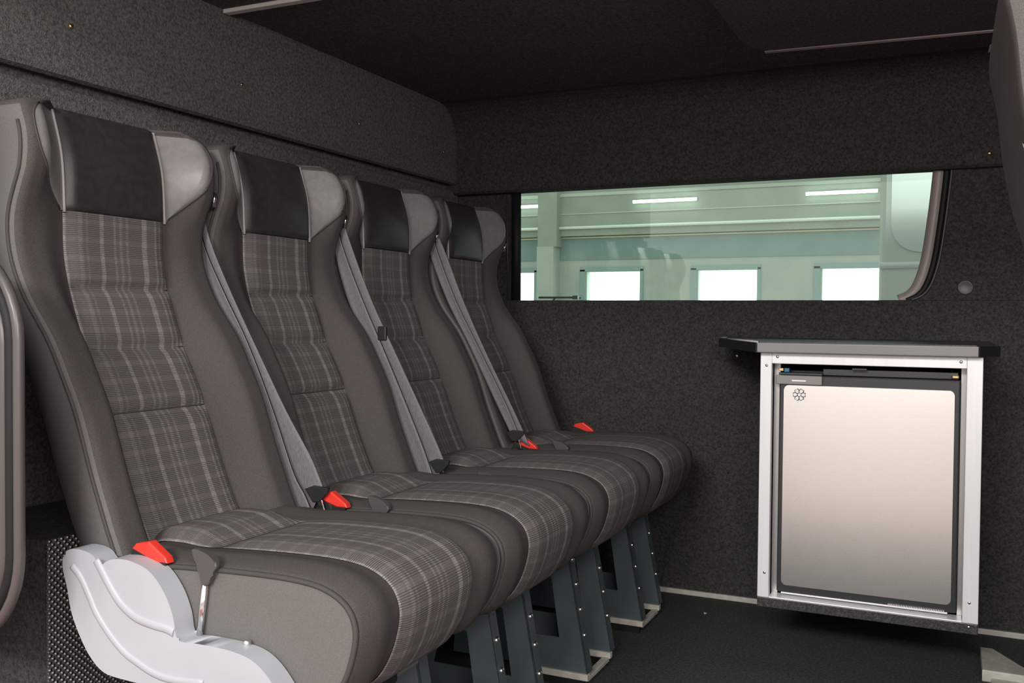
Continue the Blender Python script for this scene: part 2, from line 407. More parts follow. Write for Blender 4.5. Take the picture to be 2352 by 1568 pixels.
# ------------------------------------------------------------------ seats
HW = .2125                                     # half width
XC = [(.40, -1.13), (.50, -1.168), (.535, -1.182), (.575, -1.203), (.646, -1.234), (.742, -1.271), (.839, -1.319), (.938, -1.356), (1.004, -1.371), (1.077, -1.374), (1.171, -1.381), (1.25, -1.403)]
BO = [(.42, .045), (.56, .062), (.70, .066), (.80, .068), (.86, .062), (.935, .032), (1.0, .018), (1.06, .016), (1.10, .030), (1.14, .048), (1.20, .058), (1.25, .052)]
TH = [(.42, .045), (.56, .05), (.8, .05), (1.0, .055), (1.06, .064), (1.14, .074), (1.25, .068)]
X0 = -.95                                      # seat origin in x
def xc(z): return smooth_table(XC, z) - X0
def xfront(y, z):
    a = abs(y); bb = smooth_table(BO, z); head = sstep(1.04, 1.12, z)
    lin = min(1, max(0, (a - .11) / .068)); soft = sstep(.105, .165, a)
    k = soft * (1 - head) + head * (lin ** 1.15)
    edge = max(0, (a - (HW - .016)) / .016)
    return xc(z) + bb * k - .016 * (1 - math.sqrt(max(0, 1 - edge * edge)))
def quilt(z):
    seams = (.735, .842, .948)
    d = min(abs(z - s) for s in seams)
    return .013 * (1 - math.exp(-(d / .011))) - .005
ZT = 1.252
def make_seat(cover):
    root = thing('passenger_seat', 'x', 'seat', (X0, 0, 0), 'row of passenger seats')
    # backrest shell
    b = MB(); zs = [.425 + (1.225 - .425) * i / 54 for i in range(55)]
    ys = [-HW, -HW + .0006, -HW + .003, -HW + .007, -HW + .012] + [-.195 + .39 * i / 46 for i in range(47)] + [HW - .012, HW - .007, HW - .003, HW - .0006, HW]
    rows = []
    def ring(z, shrink=0., dz=0.):
        top = []
        for y in ys:
            yy = y * (1 - shrink * .5)
            top.append(Vector((xfront(y, min(z, 1.25)) - shrink * .03, yy, z + dz)))
        T = smooth_table(TH, z) * (1 - shrink * .7)
        back = []
        for k in range(13):
            y = HW * (1 - shrink * .5) * (1 - 2 * k / 12); e = abs(1 - 2 * k / 12)
            back.append(Vector((xc(min(z, 1.25)) - T * (1 - (.45 - .40 * sstep(.95, 1.06, z)) * e ** 4), y, z + dz)))
        return top + back
    for z in zs: rows.append(ring(z))
    for s, zz in ((.03, 1.237), (.10, 1.246), (.22, 1.252), (.4, 1.256)):
        rows.append(ring(zz, s))
    Vv = b.grid(rows, True, close_u=True)
    b.face(Vv[0][::-1]); b.face(Vv[-1], True)
    for f_ in b.bm.faces:
        if sum(abs(v.co.y) for v in f_.verts) / len(f_.verts) > HW - .0035: f_.material_index = 1
    back = b.build('backrest', [M['seat'], M['side']], root)
    # side facing panels: from the seam backwards (lighter fabric) and the seam cord
    for sgn in (-1, 1):
        b = MB(); b.tube([(xfront(sgn * HW, z) - .001, sgn * (HW + .001), z) for z in zs[2:-1]], .0032, 6)
        b.build('piping', M['piping'], back)
    # plaid centre panel
    b = MB(); R_, UV = [], []; nv = 110; nu = 16; z0, z1 = .47, 1.078; arc = 0; prev = None
    for i in range(nv + 1):
        z = z0 + (z1 - z0) * i / nv; p = Vector((xc(z), z, 0))
        if prev is not None: arc += (p - prev).length
        prev = p; r, u = [], []
        for j in range(nu + 1):
            y = -.112 + .224 * j / nu; e = min(1, (.112 - abs(y)) / .018)
            r.append((xfront(y, z) + .0005 + (.004 + quilt(z)) * math.sqrt(max(0, e)), y, z)); u.append((.22 * j / nu, arc))
        R_.append(r); UV.append(u)
    b.grid(R_, True, uvs=UV)
    bp = b.build('back_panel', M['plaid'], root)
    for zs_ in (.735, .842, .948):
        b = MB(); b.tube([(xfront(y, zs_) + .0005, y, zs_) for y in [-.109 + .218 * k / 16 for k in range(17)]], .0016, 6); b.build('seam', M['piping'], bp)
    # headrest pad
    b = MB(); R_ = []; nv, nu = 28, 20
    for i in range(nv + 1):
        z = 1.072 + (1.250 - 1.072) * i / nv; r = []
        for j in range(nu + 1):
            y = -.112 + .224 * j / nu
            ex = min(1, (.112 - abs(y)) / .012); ez = min(1, (z - 1.072) / .012, 1)
            bulge = .016 + .012 * math.sin(math.pi * min(1, (z - 1.072) / .178)) * (1 - (y / .112) ** 2)
            r.append((xfront(y, z) - .002 + bulge * math.sqrt(max(0, ex)) * math.sqrt(max(0, ez)), y, z))
        R_.append(r)
    for dx, dz in ((-.012, .006), (-.035, .008), (-.062, .006), (-.064, -.004)):
        R_.append([(p[0] + dx, p[1], 1.250 + dz) for p in R_[nv]])
    b.grid(R_, True); b.build('headrest_pad', M['vinyl'], root)
    # winged sides of the headrest in vinyl lightened for its reflected light, pale cord where they meet the pad
    YO = [(1.082, .118), (1.10, .140), (1.13, .168), (1.16, .188), (1.19, .197), (1.215, .197), (1.235, .188), (1.246, .172)]
    for sgn in (-1, 1):
        b = MB(); R_ = []
        for i in range(25):
            z = 1.078 + (1.246 - 1.078) * i / 24; yo = smooth_table(YO, z); r = []
            for j in range(11):
                t = j / 10; y = .112 + (yo - .112) * t
                r.append((xfront(y, z) + .001 + .004 * min(1, (1 - t) / .15), sgn * y, z))
            R_.append(r)
        b.grid(R_, True); w = b.build('headrest_wing', M['vinyl_lit'], root)
        b = MB(); b.tube([(xfront(.112, z) + .006, sgn * .1125, z) for z in [1.075 + (1.25 - 1.075) * i / 20 for i in range(21)]], .0028, 6)
        b.build('piping', M['pale_piping'], w)
        b = MB(); b.tube([(xfront(smooth_table(YO, z), z) + .001, sgn * smooth_table(YO, z), z) for z in [1.08 + (1.246 - 1.08) * i / 20 for i in range(21)]], .002, 6)
        b.build('seam', M['piping'], w)
    # belt guide at the shoulder
    b = MB(); b.box(xfront(.19, 1.09) - .045, xfront(.19, 1.09) + .004, HW - .006, HW + .008, 1.115, 1.15, .004)
    g = b.build('belt_guide', M['black'], root)
    b = MB(); b.tube([(xfront(.19, 1.09) + .006, HW + .004, 1.118), (xfront(.19, 1.09) + .012, HW + .004, 1.146)], .0045, 8); b.build('guide_bar', M['chrome'], g)
    # cushion: a closed profile swept across, with raised bolsters
    P = spline([(-1.19, .50), (-1.16, .532), (-1.11, .538), (-1.06, .536), (-1.0, .540), (-.90, .545), (-.81, .546), (-.755, .539), (-.718, .519), (-.703, .487), (-.709, .445), (-.726, .405), (-.752, .376), (-.80, .362), (-.95, .358), (-1.14, .37), (-1.19, .42)], 5, closed=True)
    n = len(P); NN = []
    for i in range(n):
        t_ = (P[(i + 1) % n] - P[i - 1]).normalized(); NN.append(Vector((-t_.y, t_.x)))
    def hgt(y, i):
        a = abs(y); top = 1.0 if P[i].y > .46 or P[i].x > -.76 else 0.
        bump = .010 * math.exp(-((a - .165) / .03) ** 2) * top
        e = max(0, (a - (HW - .010)) / .010); return bump - .010 * (1 - math.sqrt(max(0, 1 - e * e)))
    ysc = [-HW, -HW + .0005, -HW + .002, -HW + .005, -HW + .010] + [-.19 + .38 * k / 24 for k in range(25)] + [HW - .010, HW - .005, HW - .002, HW - .0005, HW]
    b = MB(); rows = []
    for y in ysc:
        rows.append([Vector((P[i].x + NN[i].x * hgt(y, i) - X0, y, P[i].y + NN[i].y * hgt(y, i))) for i in range(n)])
    V = b.grid(rows, True, close_u=True); b.face(V[0][::-1]); b.face(V[-1])
    for f_ in b.bm.faces:
        if sum(abs(v.co.y) for v in f_.verts) / len(f_.verts) > HW - .0015: f_.material_index = 1
    cu = b.build('seat_cushion', [M['seat'], M['side']], root)
    for sgn in (-1, 1):
        b = MB(); b.tube([(P[i].x - .004 * NN[i].x - X0, sgn * (HW - .001), P[i].y - .004 * NN[i].y) for i in range(2, int(n * .76))], .0042, 8)
        b.build('piping', M['piping'], cu)
    # plaid panel of the cushion with one cross seam
    b = MB(); R_, UV = [], []; arc = 0; i1 = int(n * .735)
    seq = [P[1].lerp(P[1], 0)]
    fine = []
    for i in range(3, i1):
        for k in range(4): fine.append((P[i].lerp(P[i+1], k / 4), NN[i].lerp(NN[i+1], k / 4).normalized()))
    prev = None
    for p, nn in fine:
        if prev is not None: arc += (p - prev).length
        prev = p; r, u = [], []
        crease = .016 * math.exp(-abs(p.x + 1.035) / .022) if p.y > .5 and p.x < -.8 else 0
        rise = .010 * sstep(-1.02, -1.10, p.x)
        for j in range(17):
            y = -.112 + .224 * j / 16; e = min(1, (.112 - abs(y)) / .03)
            h = .002 + (.009 + rise - crease) * math.sqrt(max(0, e))
            r.append((p.x + nn.x * h - X0, y, p.y + nn.y * h)); u.append((.22 * j / 16, arc))
        R_.append(r); UV.append(u)
    b.grid(R_, True, uvs=UV); b.build('cushion_panel', M['plaid'], root)
    # underside tray with a light slat at the front
    b = MB(); b.box(-1.15 - X0, -.80 - X0, -.17, .20, .338, .366, .003); b.build('seat_pan', M['black'], root)
    # pedestal: two side plates with an opening, flanged front edge, bolts, and a pale bar under each
    for ly in (-.001, .169):
        b = MB(); th = .004
        def xf(z): return -.788 - (z - .036) * .187          # raked front edge
        zt = .352; zb = .036
        outer = [(xf(zb), zb), (xf(zt), zt), (-1.13, zt), (-1.16, zb)]
        hole = [(xf(.12) - .060, .115), (xf(.25) - .058, .262), (-1.02, .300), (-1.06, .115)]
        # strips around the opening
        def strip(poly): b.prism([(x - X0, z) for x, z in poly], 'y', ly, ly + th)
        strip([outer[0], outer[1], hole[1], hole[0]]); strip([outer[1], outer[2], hole[2], hole[1]])
        strip([outer[2], outer[3], hole[3], hole[2]]); strip([outer[3], outer[0], hole[0], hole[3]])
        # front flange
        b.prism([(xf(zb) - X0, zb), (xf(zt) - X0, zt), (xf(zt) - .004 - X0, zt), (xf(zb) - .004 - X0, zb)], 'y', ly, ly + .034)
        leg = b.build('leg', M['steel'], root)
        for z in (.307, .247, .186, .124):
            b = MB(); r = .0074
            rows = [[(xf(z) - X0 + h, ly + .019 + a * math.cos(t), z + a * math.sin(t)) for t in [2*math.pi*k/12 for k in range(12)]] for a, h in ((r, -.001), (r, .001), (r * .8, .004), (r * .4, .0055), (.0001, .006))]
            b.grid(rows, True, close_u=True); b.build('bolt', M['zinc'], leg)
        b = MB(); b.box(-.925 - X0, -.786 - X0, ly - .008, ly + .010, .020, .036, .002)
        b.build('foot_bar', M['rail'], leg)
        b = MB(); b.box(-.918 - X0, -.796 - X0, ly - .003, ly + .006, 0, .0205); b.build('foot_shade', M['rubber'], leg)  # black block stands in for the shadow under the bar
    b = MB(); b.box(-.808 - X0, -.790 - X0, .012, .165, .012, .024, .002); b.build('cross_bar', M['rail'], root)
    b = MB(); b.box(-1.12 - X0, -1.09 - X0, 0.004, .168, .17, .195, .003); b.build('cross_bar', M['rail'], root)
    # buckle with red button, on the left side of the seat
    bk = MB(); bl = HW - .016
    q = [(-1.115, .52), (-1.095, .556), (-1.06, .566), (-1.03, .548), (-1.035, .52)]
    bk.prism([(x - X0, z) for x, z in q], 'y', -bl - .026, -bl - .014, bev=.003)
    bu = bk.build('buckle', M['black'], root)
    bk = MB(); q = [(-1.096, .5555), (-1.088, .564), (-1.062, .5695), (-1.030, .5495), (-1.026, .541), (-1.05, .541)]
    bk.prism([(x - X0, z) for x, z in q], 'y', -bl - .0275, -bl - .011, bev=.003); tag(bk.build('release_button', M['red'], bu), 'red push button')
    # recline lever: fin shaped dark handle on a bright rod
    lv = MB(); q = spline([(-.981, .566), (-.962, .567), (-.944, .560), (-.934, .548), (-.942, .536), (-.949, .520), (-.962, .518), (-.966, .54)], 4, closed=True)
    lv.prism([(p.x - X0, p.y) for p in q], 'y', -HW - .0115, -HW - .001, bev=.003)
    le = lv.build('recline_lever', M['lever'], root)
    lv = MB(); lv.tube([(-.957 - X0, -HW - .0065, .528), (-.969 - X0, -HW - .0065, .440)], .005, 10); tag(lv.build('lever_rod', M['chrome'], le), 'bright chrome rod')
    return root

def ribbon(b, L, R, y, thick=.0014, wave=0., ph=0.):
    """webbing between two (x,z) edges, in the gap beside the seat"""
    A = spline([(p[0], p[1], 0) for p in L], 6); B = spline([(p[0], p[1], 0) for p in R], 6)
    n = 40
    def samp(C, t):
        s = t * (len(C) - 1); i = min(int(s), len(C) - 2); return C[i].lerp(C[i + 1], s - i)
    rows = []
    for i in range(n + 1):
        t = i / n; p, q = samp(A, t), samp(B, t); r = []
        for k in range(7):
            s = k / 6; c = p.lerp(q, s)
            r.append((c.x, y + wave * math.sin(math.pi * s + ph), c.y))
        rows.append(r + [(v[0], v[1] + thick, v[2]) for v in reversed(r)])
    V = b.grid(rows, True, close_u=True); b.face(V[0][::-1]); b.face(V[-1])

def add_belt(root, yc, L, Mi, R, stop=None, tongue=None):
    gy = yc + .2140
    loc = lambda pts: [(x - X0, z) for x, z in pts]
    b = MB(); ribbon(b, loc(L), loc(Mi), gy - yc + .0035, wave=.0018)
    sb = b.build('seat_belt', M['web'], root)
    b = MB(); ribbon(b, loc(Mi), loc(R), gy - yc + .0065, wave=-.0015)
    b.build('lap_webbing', M['web'], sb)
    if stop:
        b = MB(); b.box(stop[0] - .013 - X0, stop[0] + .011 - X0, gy - yc + .000, gy - yc + .0095, stop[1] - .017, stop[1] + .017, .003)
        st = b.build('belt_stop', M['black'], sb)
    if tongue:
        b = MB(); x, z = tongue
        b.prism([(x - .030 - X0, z + .012), (x - .01 - X0, z + .020), (x + .024 - X0, z + .018), (x + .022 - X0, z + .008), (x + .004 - X0, z - .010), (x - .012 - X0, z - .012)], 'y', gy - yc, gy - yc + .009, bev=.002)
        tg = b.build('belt_tongue', M['black'], sb)
        b = MB(); b.prism([(x - .006 - X0, z - .002), (x + .004 - X0, z + .004), (x + .016 - X0, z - .030), (x + .006 - X0, z - .034)], 'y', gy - yc + .003, gy - yc + .006, bev=.0006)
        b.build('tongue_blade', M['chrome'], tg)

seatp = make_seat(True)
PITCH = .45
labels = ['plaid passenger seat nearest the camera, with light grey hinge cover', 'second plaid passenger seat of the row from the camera', 'third plaid passenger seat of the row, next to the farthest one', 'farthest plaid passenger seat of the row, beside the window wall']
seats = []
for i in range(4):
    r = seatp if i == 0 else copy_tree(seatp)
    r.location = (X0, 1.25 + PITCH * i, 0); r['label'] = labels[i]; seats.append(r)
# pedestals sit a little to the far side of each seat
for r in seats:
    for ch in r.children:
        if ch.name.split('.')[0] in ('leg', 'cross_bar'): ch.location = (0, 0, 0)
rs = copy_tree(seatp); rs.location = (X0 + 1.504, 1.25, 0); rs['label'] = 'grey seat cut off by the right edge of the picture, only its back seen'
del rs['group']

b = MB(); b.box(-.806 - X0, -.794 - X0, .03, .10, .326, .338, .002); sl = b.build('front_slat', M['alu_in'], seats[0])
b = MB(); b.box(-.808 - X0, -.790 - X0, -.04, .03, .320, .339, .004); b.build('slat_end', M['black'], sl)
gx = .066 - (X0 + 1.504)
b = MB(); b.box(gx - .005, gx + .026, -HW - .003, -HW + .01, 1.062, 1.092, .004); g2 = b.build('belt_guide', M['black'], rs)
b = MB(); b.tube([(gx - .006, -HW - .006, 1.069), (gx + .018, -HW - .006, 1.078)], .005, 8); b.build('guide_bar', M['chrome'], g2)
for ch in seats[2].children:
    if ch.name.startswith('buckle'): ch.location.z = -.045
    if ch.name.startswith('recline_lever'): ch.location.z = -.02
for ch in list(seats[3].children):
    if ch.name.startswith('buckle'):
        c2 = copy_tree(ch, seats[3]); c2.location = (0, .45, 0)
add_belt(seats[0], 1.25, [(-1.392, 1.13), (-1.386, 1.046), (-1.338, .932), (-1.272, .837), (-1.217, .735), (-1.175, .601), (-1.159, .56), (-1.150, .525)],
         [(-1.386, 1.13), (-1.370, 1.046), (-1.315, .945), (-1.255, .845), (-1.195, .720), (-1.145, .601), (-1.118, .56), (-1.102, .53)],
         [(-1.380, 1.13), (-1.352, 1.046), (-1.299, .945), (-1.235, .836), (-1.165, .72), (-1.110, .64), (-1.088, .60), (-1.076, .575)], tongue=(-1.085, .560))
add_belt(seats[1], 1.70, [(-1.385, 1.135), (-1.378, 1.08), (-1.336, .951), (-1.260, .773), (-1.185, .619), (-1.155, .525)],
         [(-1.362, 1.135), (-1.352, 1.08), (-1.295, .951), (-1.213, .79), (-1.130, .619), (-1.09, .525)],
         [(-1.349, 1.135), (-1.328, 1.08), (-1.268, .945), (-1.181, .785), (-1.098, .634), (-1.058, .555)], stop=(-1.232, .862), tongue=(-1.072, .552))
add_belt(seats[2], 2.15, [(-1.372, 1.13), (-1.362, 1.08), (-1.305, .949), (-1.234, .826), (-1.151, .67), (-1.090, .56)],
         [(-1.352, 1.13), (-1.335, 1.08), (-1.278, .949), (-1.203, .815), (-1.114, .655), (-1.070, .56)],
         [(-1.335, 1.13), (-1.311, 1.08), (-1.255, .949), (-1.180, .800), (-1.09, .637), (-1.046, .55)], tongue=(-1.085, .572))
seats[0]['label'] = labels[0]

# light grey hinge cover on the near side of the first seat
root = seats[0]; oy = -1.25
out = [(-1.206, .520), (-1.204, .540), (-1.190, .5505), (-1.168, .552), (-1.146, .548), (-1.134, .5385), (-1.126, .5335), (-1.117, .540), (-1.100, .546), (-1.069, .547), (-1.031, .536), (-1.003, .509), (-.987, .478), (-.981, .451), (-.972, .4445), (-.936, .446), (-.882, .445), (-.844, .437), (-.814, .415), (-.790, .382), (-.785, .345), (-.81, .318), (-.88, .318), (-.96, .366), (-1.026, .371), (-1.08, .372), (-1.118, .375), (-1.143, .389), (-1.165, .414), (-1.187, .453), (-1.197, .491)]
pp = spline([(x, z, 0) for x, z in out], 5, closed=True)
b = MB(); b.prism([(p.x - X0, p.y) for p in pp], 'y', .998 + oy, 1.034 + oy, bev=.004, smooth_side=True)
cov = tag(b.build('hinge_cover', M['greyplastic'], root), 'light grey moulded plastic cover')
r1 = spline([(-1.136, .540, 0), (-1.126, .527, 0), (-1.11, .506, 0), (-1.088, .483, 0), (-1.059, .467, 0), (-1.026, .461, 0), (-1.0, .459, 0), (-.985, .455, 0)], 6)
r2 = spline([(-1.187, .526, 0), (-1.169, .511, 0), (-1.152, .486, 0), (-1.137, .462, 0), (-1.11, .434, 0), (-1.082, .413, 0), (-1.054, .401, 0), (-1.023, .391, 0), (-.99, .388, 0), (-.93, .392, 0)], 6)
for rr, w in ((r1, .007), (r2, .006)):
    b = MB(); b.tube([(p.x - X0, .9985 + oy, p.y) for p in rr], w, 10, flat=(w * .5, w), up=(0, 1, 0))
    b.build('moulded_ridge', M['greyplastic'], cov)
b = MB(); b.merge((lambda q: (bmesh.ops.create_uvsphere(q, u_segments=10, v_segments=6, radius=.006, matrix=Matrix.Translation((-.880 - X0, 1.028 + oy, .447))), q)[1])(bmesh.new()), smooth=True)
b.build('screw', M['zinc'], cov)

# carpeted box behind the seats with a studded metal front
wb = thing('wheel_box', 'low carpeted box behind the nearest seat, faced with studded metal plate', 'box', (-1.48, 1.9, 0))
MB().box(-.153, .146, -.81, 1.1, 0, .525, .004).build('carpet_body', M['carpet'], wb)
MB().box(.146, .151, -.828, 1.1, 0, .533, .001).build('studded_plate', M['tread'], wb)

# screen panel with a rounded tubular edge at the left border of the picture
sc = thing('modesty_screen', 'dark panel with rounded glossy grey edging at the far left', 'panel', (-1.66, .90, .70))
def rloop(x0, x1, z0, z1, r, y, n=10):
    return [(x + 1.66, y, z - .70) for x, z in rrect(x0, x1, z0, z1, r, n)]
b = MB(); b.tube(rloop(-1.634, -1.204, .455, .972, .115, 0), .01, 10, closed=True, flat=(.012, .012)); b.build('inner_edging', M['edging'], sc)
b = MB(); b.tube(rloop(-1.634, -1.189, .440, .987, .125, 0), .008, 10, closed=True); b.build('black_gasket', M['rubber'], sc)
b = MB(); b.tube(rloop(-1.634, -1.178, .428, .999, .135, .004), .008, 10, closed=True); b.build('outer_edging', M['edging'], sc)
b = MB(); b.prism([(x + 1.66, z - .70) for x, z in rrect(-1.634, -1.20, .46, .967, .11)], 'y', -.003, .003); b.build('dark_pane', M['dglass'], sc)

# ------------------------------------------------------------------ fridge cabinet, fridge, worktop
FY = 2.50; x0, x1, z0, z1 = -.449, .070, .154, .817
cab = thing('fridge_cabinet', 'bright aluminium framed cabinet hung on the wall around the fridge', 'cabinet', (-.19, 2.77, z0))
def L3(b): return b
ox, oy2, oz = -.19, 2.77, z0
def cbox(b, a0, a1, b0, b1, c0, c1, bev=.0015): return b.box(a0 - ox, a1 - ox, b0 - oy2, b1 - oy2, c0 - oz, c1 - oz, bev)
b = MB()
cbox(b, x0, x0 + .012, FY + .02, YF, z0, z1); cbox(b, x1 - .012, x1, FY + .02, YF, z0, z1); cbox(b, x0, x1, FY + .02, YF, z0, z0 + .012); cbox(b, x0, x1, YF - .012, YF, z0, z1); cbox(b, x0, x1, FY + .02, YF, z1 - .012, z1)
b.build('carcass', M['carpet'], cab)
b = MB(); cbox(b, x0, x0 + .029, FY, FY + .024, z0 + .025, z1); tag(b.build('stile', M['alu'], cab))
b = MB(); cbox(b, x1 - .035, x1, FY, FY + .024, z0 + .025, z1); b.build('stile', M['alu'], cab)
b = MB(); cbox(b, x0 + .029, x1 - .035, FY, FY + .024, z1 - .028, z1); b.build('top_rail', M['alu'], cab)
b = MB(); cbox(b, x0, x1, FY - .001, FY + .024, z0, z0 + .025); b.build('plinth_strip', M['top'], cab)
b = MB(); cbox(b, x0 + .029, x1 - .035, FY + .001, FY + .05, z0 + .022, z0 + .028, .001); b.build('sill', M['alu'], cab)
b = MB(); cbox(b, x0 + .027, x0 + .0435, FY + .051, FY + .068, z0 + .025, z1 - .02, .0005); b.build('reveal', M['alu_in'], cab)
b = MB(); cbox(b, x1 - .0465, x1 - .034, FY + .051, FY + .068, z0 + .025, z1 - .02, .0005); b.build('reveal', M['alu_in'], cab)
for sx, sz in ((x0 + .043, z1 - .010), (x0 + .016, z1 - .033), (x1 - .048, z1 - .012), (x0 + .018, z0 + .09), (x1 - .02, z0 + .075), (x1 - .02, z0 + .016)):
    b = MB(); rows = [[(sx - ox + a * math.cos(t_), FY - h - oy2, sz - oz + a * math.sin(t_)) for t_ in [2*math.pi*k/12 for k in range(12)]] for a, h in ((.004, -.001), (.004, .0005), (.003, .0016), (.0001, .0018))]
    b.grid(rows, True, close_u=True); b.build('screw', M['zinc'], cab)

fx0, fx1, fz0, fz1 = x0 + .044, x1 - .047, z0 + .036, z1 - .036
fg = thing('fridge', 'small built-in fridge with satin steel door and dark surround', 'fridge', (-.19, 2.77, fz0))
oz = fz0
b = MB(); cbox(b, fx0 + .006, fx1 - .006, FY + .062, YF - .02, fz0, fz1 - .01, .004); b.build('body', M['fdark'], fg)
# door surround: ring
b = MB(); cbox(b, fx0, fx1, FY + .030, FY + .062, fz0, fz1 - .022, .004); dr = b.build('door', M['fdark'], fg)
pan = rrect(fx0 + .012, fx1 - .013, fz0 + .020, fz1 - .048, .012, 5)
b = MB(); b.prism([(x - ox, z - oz) for x, z in pan], 'y', FY + .027 - oy2, FY + .031 - oy2, bev=.0008); tag(b.build('door_panel', M['inox'], dr), 'satin stainless steel door skin')
# hinge and latch block, top left, with a small embossed bar
b = MB(); cbox(b, fx0 - .007, fx0 + .108, FY + .018, FY + .05, fz1 - .046, fz1 - .022, .002); hb = b.build('handle', M['fgrey'], fg)
b = MB(); cbox(b, fx0 + .033, fx0 + .068, FY + .0172, FY + .0185, fz1 - .0375, fz1 - .0335, .0004); b.build('embossed_bar', M['alu'], hb)
b = MB(); cbox(b, fx0, fx0 + .108, FY + .019, FY + .06, fz1 - .021, fz1 - .015, .001); b.build('handle_ledge', M['fdark'], hb)
b = MB(); cbox(b, fx0 + .108, fx1 - .006, FY + .034, FY + .06, fz1 - .020, fz1 - .004, .001)
cbox(b, fx0 + .18, fx0 + .215, FY + .012, FY + .05, fz1 - .004, fz1 + .001, .001); b.build('top_grille', M['fdark'], fg)
b = MB(); cbox(b, fx0 + .013, fx0 + .026, FY + .02, FY + .04, fz1 - .014, fz1 - .004, .001); b.build('blue_clip', mat('blue_plastic', (.03, .16, .30), .4), fg)
b = MB(); cbox(b, fx0, fx0 + .011, FY + .022, FY + .04, fz1 - .012, fz1 - .004, .001); b.build('hinge_pin', M['brass'], fg)
b = MB(); cbox(b, fx1 - .021, fx1 - .004, FY + .022, FY + .045, fz1 - .019, fz1 - .009, .003); b.build('hinge_pin', M['brass'], fg)
# fine ribs low on the door (vent comb)
b = MB()
for k in range(34):
    xx = fx1 - .155 + k * .0038; cbox(b, xx, xx + .0019, FY + .024, FY + .033, fz0 + .001, fz0 + .0055, 0)
cbox(b, fx0 + .012, fx1 - .02, FY + .028, FY + .04, fz0 - .003, fz0 + .001, .0005)
b.build('vent_comb', M['alu'], fg)
# six petalled emblem
b = MB(); ex, ez = fx0 + .051, fz1 - .072
for k in range(6):
    a = math.radians(60 * k + 0); c, s = math.cos(a), math.sin(a)
    pet = [(u * 1.28, v * 1.28) for u, v in [(.0028, -.0020), (.0075, -.0050), (.0118, -.0042), (.0128, -.0018), (.0112, 0), (.0128, .0018), (.0118, .0042), (.0075, .0050), (.0028, .0020)]]
    b.prism([(ex - ox + u * c - v * s, ez - oz + u * s + v * c) for u, v in pet], 'y', FY + .0255 - oy2, FY + .0275 - oy2, mi=1)
    pin = [(.5 * (u - .0099) * 1.32 + .0099 + (u - .0099) * .1, v * .70) for u, v in pet]
    b.prism([(ex - ox + u * c - v * s, ez - oz + u * s + v * c) for u, v in pin], 'y', FY + .0235 - oy2, FY + .0257 - oy2)
tag(b.build('emblem', [M['white'], M['fdark']], dr), 'small chrome six-petalled emblem')

wt = thing('worktop', 'slim dark worktop with glossy edge on top of the fridge cabinet', 'worktop', (-.19, 2.77, z1))
out = [(-.452, 2.470), (.058, 2.470), (.104, 2.555), (.104, YF - .004), (-.64, YF - .004), (-.64, 2.885)]
loc = [(x - ox, y - oy2) for x, y in out]
b = MB(); b.prism([(x * .985, y * .985 + (.004)) for x, y in loc], 'z', .024, .0285); b.build('laminate_top', M['top'], wt)
b = MB(); b.prism(loc, 'z', .001, .026, bev=.0025); b.build('edge_board', M['edge'], wt)
for i, j in ((5, 0), (1, 2)):
    p, q = Vector(loc[i]), Vector(loc[j]); d = (q - p).normalized(); nrm = Vector((d.y, -d.x))
    b = MB(); b.prism([tuple(p + nrm * .0005), tuple(q + nrm * .0005), tuple(q + nrm * .004), tuple(p + nrm * .004)], 'z', .001, .0265); b.build('end_shade', M['black'], wt)  # black strips put the chamfers' shade into the colour
b = MB()
for p, q in ((loc[5], loc[0]), (loc[5], loc[4])):
    b.tube([(p[0], p[1], .0275), (q[0], q[1], .0275)], .003, 6)
b.build('edge_lip', M['rail'], wt)

# ------------------------------------------------------------------ the hall outside
HY = 20.0
struct(MB().box(-40, 40, -30, 30, -.7, -.62).build('floor_hall', M['hallfloor']))
struct(MB().box(-3.2, .2, -1.6, .55, -.62, -.615).build('red_bounce_patch', mat('red_bounce_tone', (.34, .07, .06), .5)))  # unseen red patch added to bounce red light into the van
wins = [-9.98 + 2.53 * k for k in range(6)]
b = MB(); zb, zt = .55, 1.94; xs = -30.
for wx in wins:
    b.box(xs, wx, HY, HY + .3, zb, zt); xs = wx + 1.23
b.box(xs, 30, HY, HY + .3, zb, zt); b.box(-30, 30, HY, HY + .3, -.62, zb); b.box(-30, 30, HY, HY + .3, zt, 2.21)
struct(b.build('wall_hall', M['hallwall']))
struct(MB().box(-30, 30, HY - .02, HY + .3, 2.21, 2.74).build('wall_hall_upper', M['hallupper']))
struct(MB().box(-30, 30, HY - .15, HY + .3, 2.74, 8).build('wall_hall_top', M['hallceil']))
for i, wx in enumerate(wins):
    o = struct(MB().box(wx, wx + 1.23, HY + .2, HY + .24, zb, zt).build('window_%d' % (i + 2), M['daywin']))
    b = MB(); b.box(wx - .16, wx + 1.31, HY - .03, HY + .02, zt + .01, zt + .11); b.box(wx - .16, wx - .04, HY - .03, HY + .02, zb, zt + .05); b.box(wx + 1.25, wx + 1.31, HY - .03, HY + .02, zb, zt + .05)
    b.build('window_frame', M['halltrim'], o)
col = thing('wall_pillar', 'pale pillar on the hall wall between the first and second bright windows', 'pillar', (-8.28, HY - .2, -.62))
MB().box(-.23, .17, -.2, .2, 0, 3.12).build('lower_shaft', M['hallwall'], col)
MB().box(-.23, .23, -.16, .2, 3.12, 6).build('upper_shaft', M['hallceil'], col)
for nm, z, r, mm, yy, lb in (('overhead_pipe', 2.92, .035, 'pipew', HY - .192, 'white pipe running along the hall wall, upper of two'), ('overhead_pipe', 2.71, .02, 'pipey', HY - .046, 'thin yellowish pipe running along the hall wall, lower of two')):
    b = MB(); b.tube([(-15, yy, z), (8, yy, z)], r, 8); tag(b.build(nm, M[mm]), lb, 'pipe')
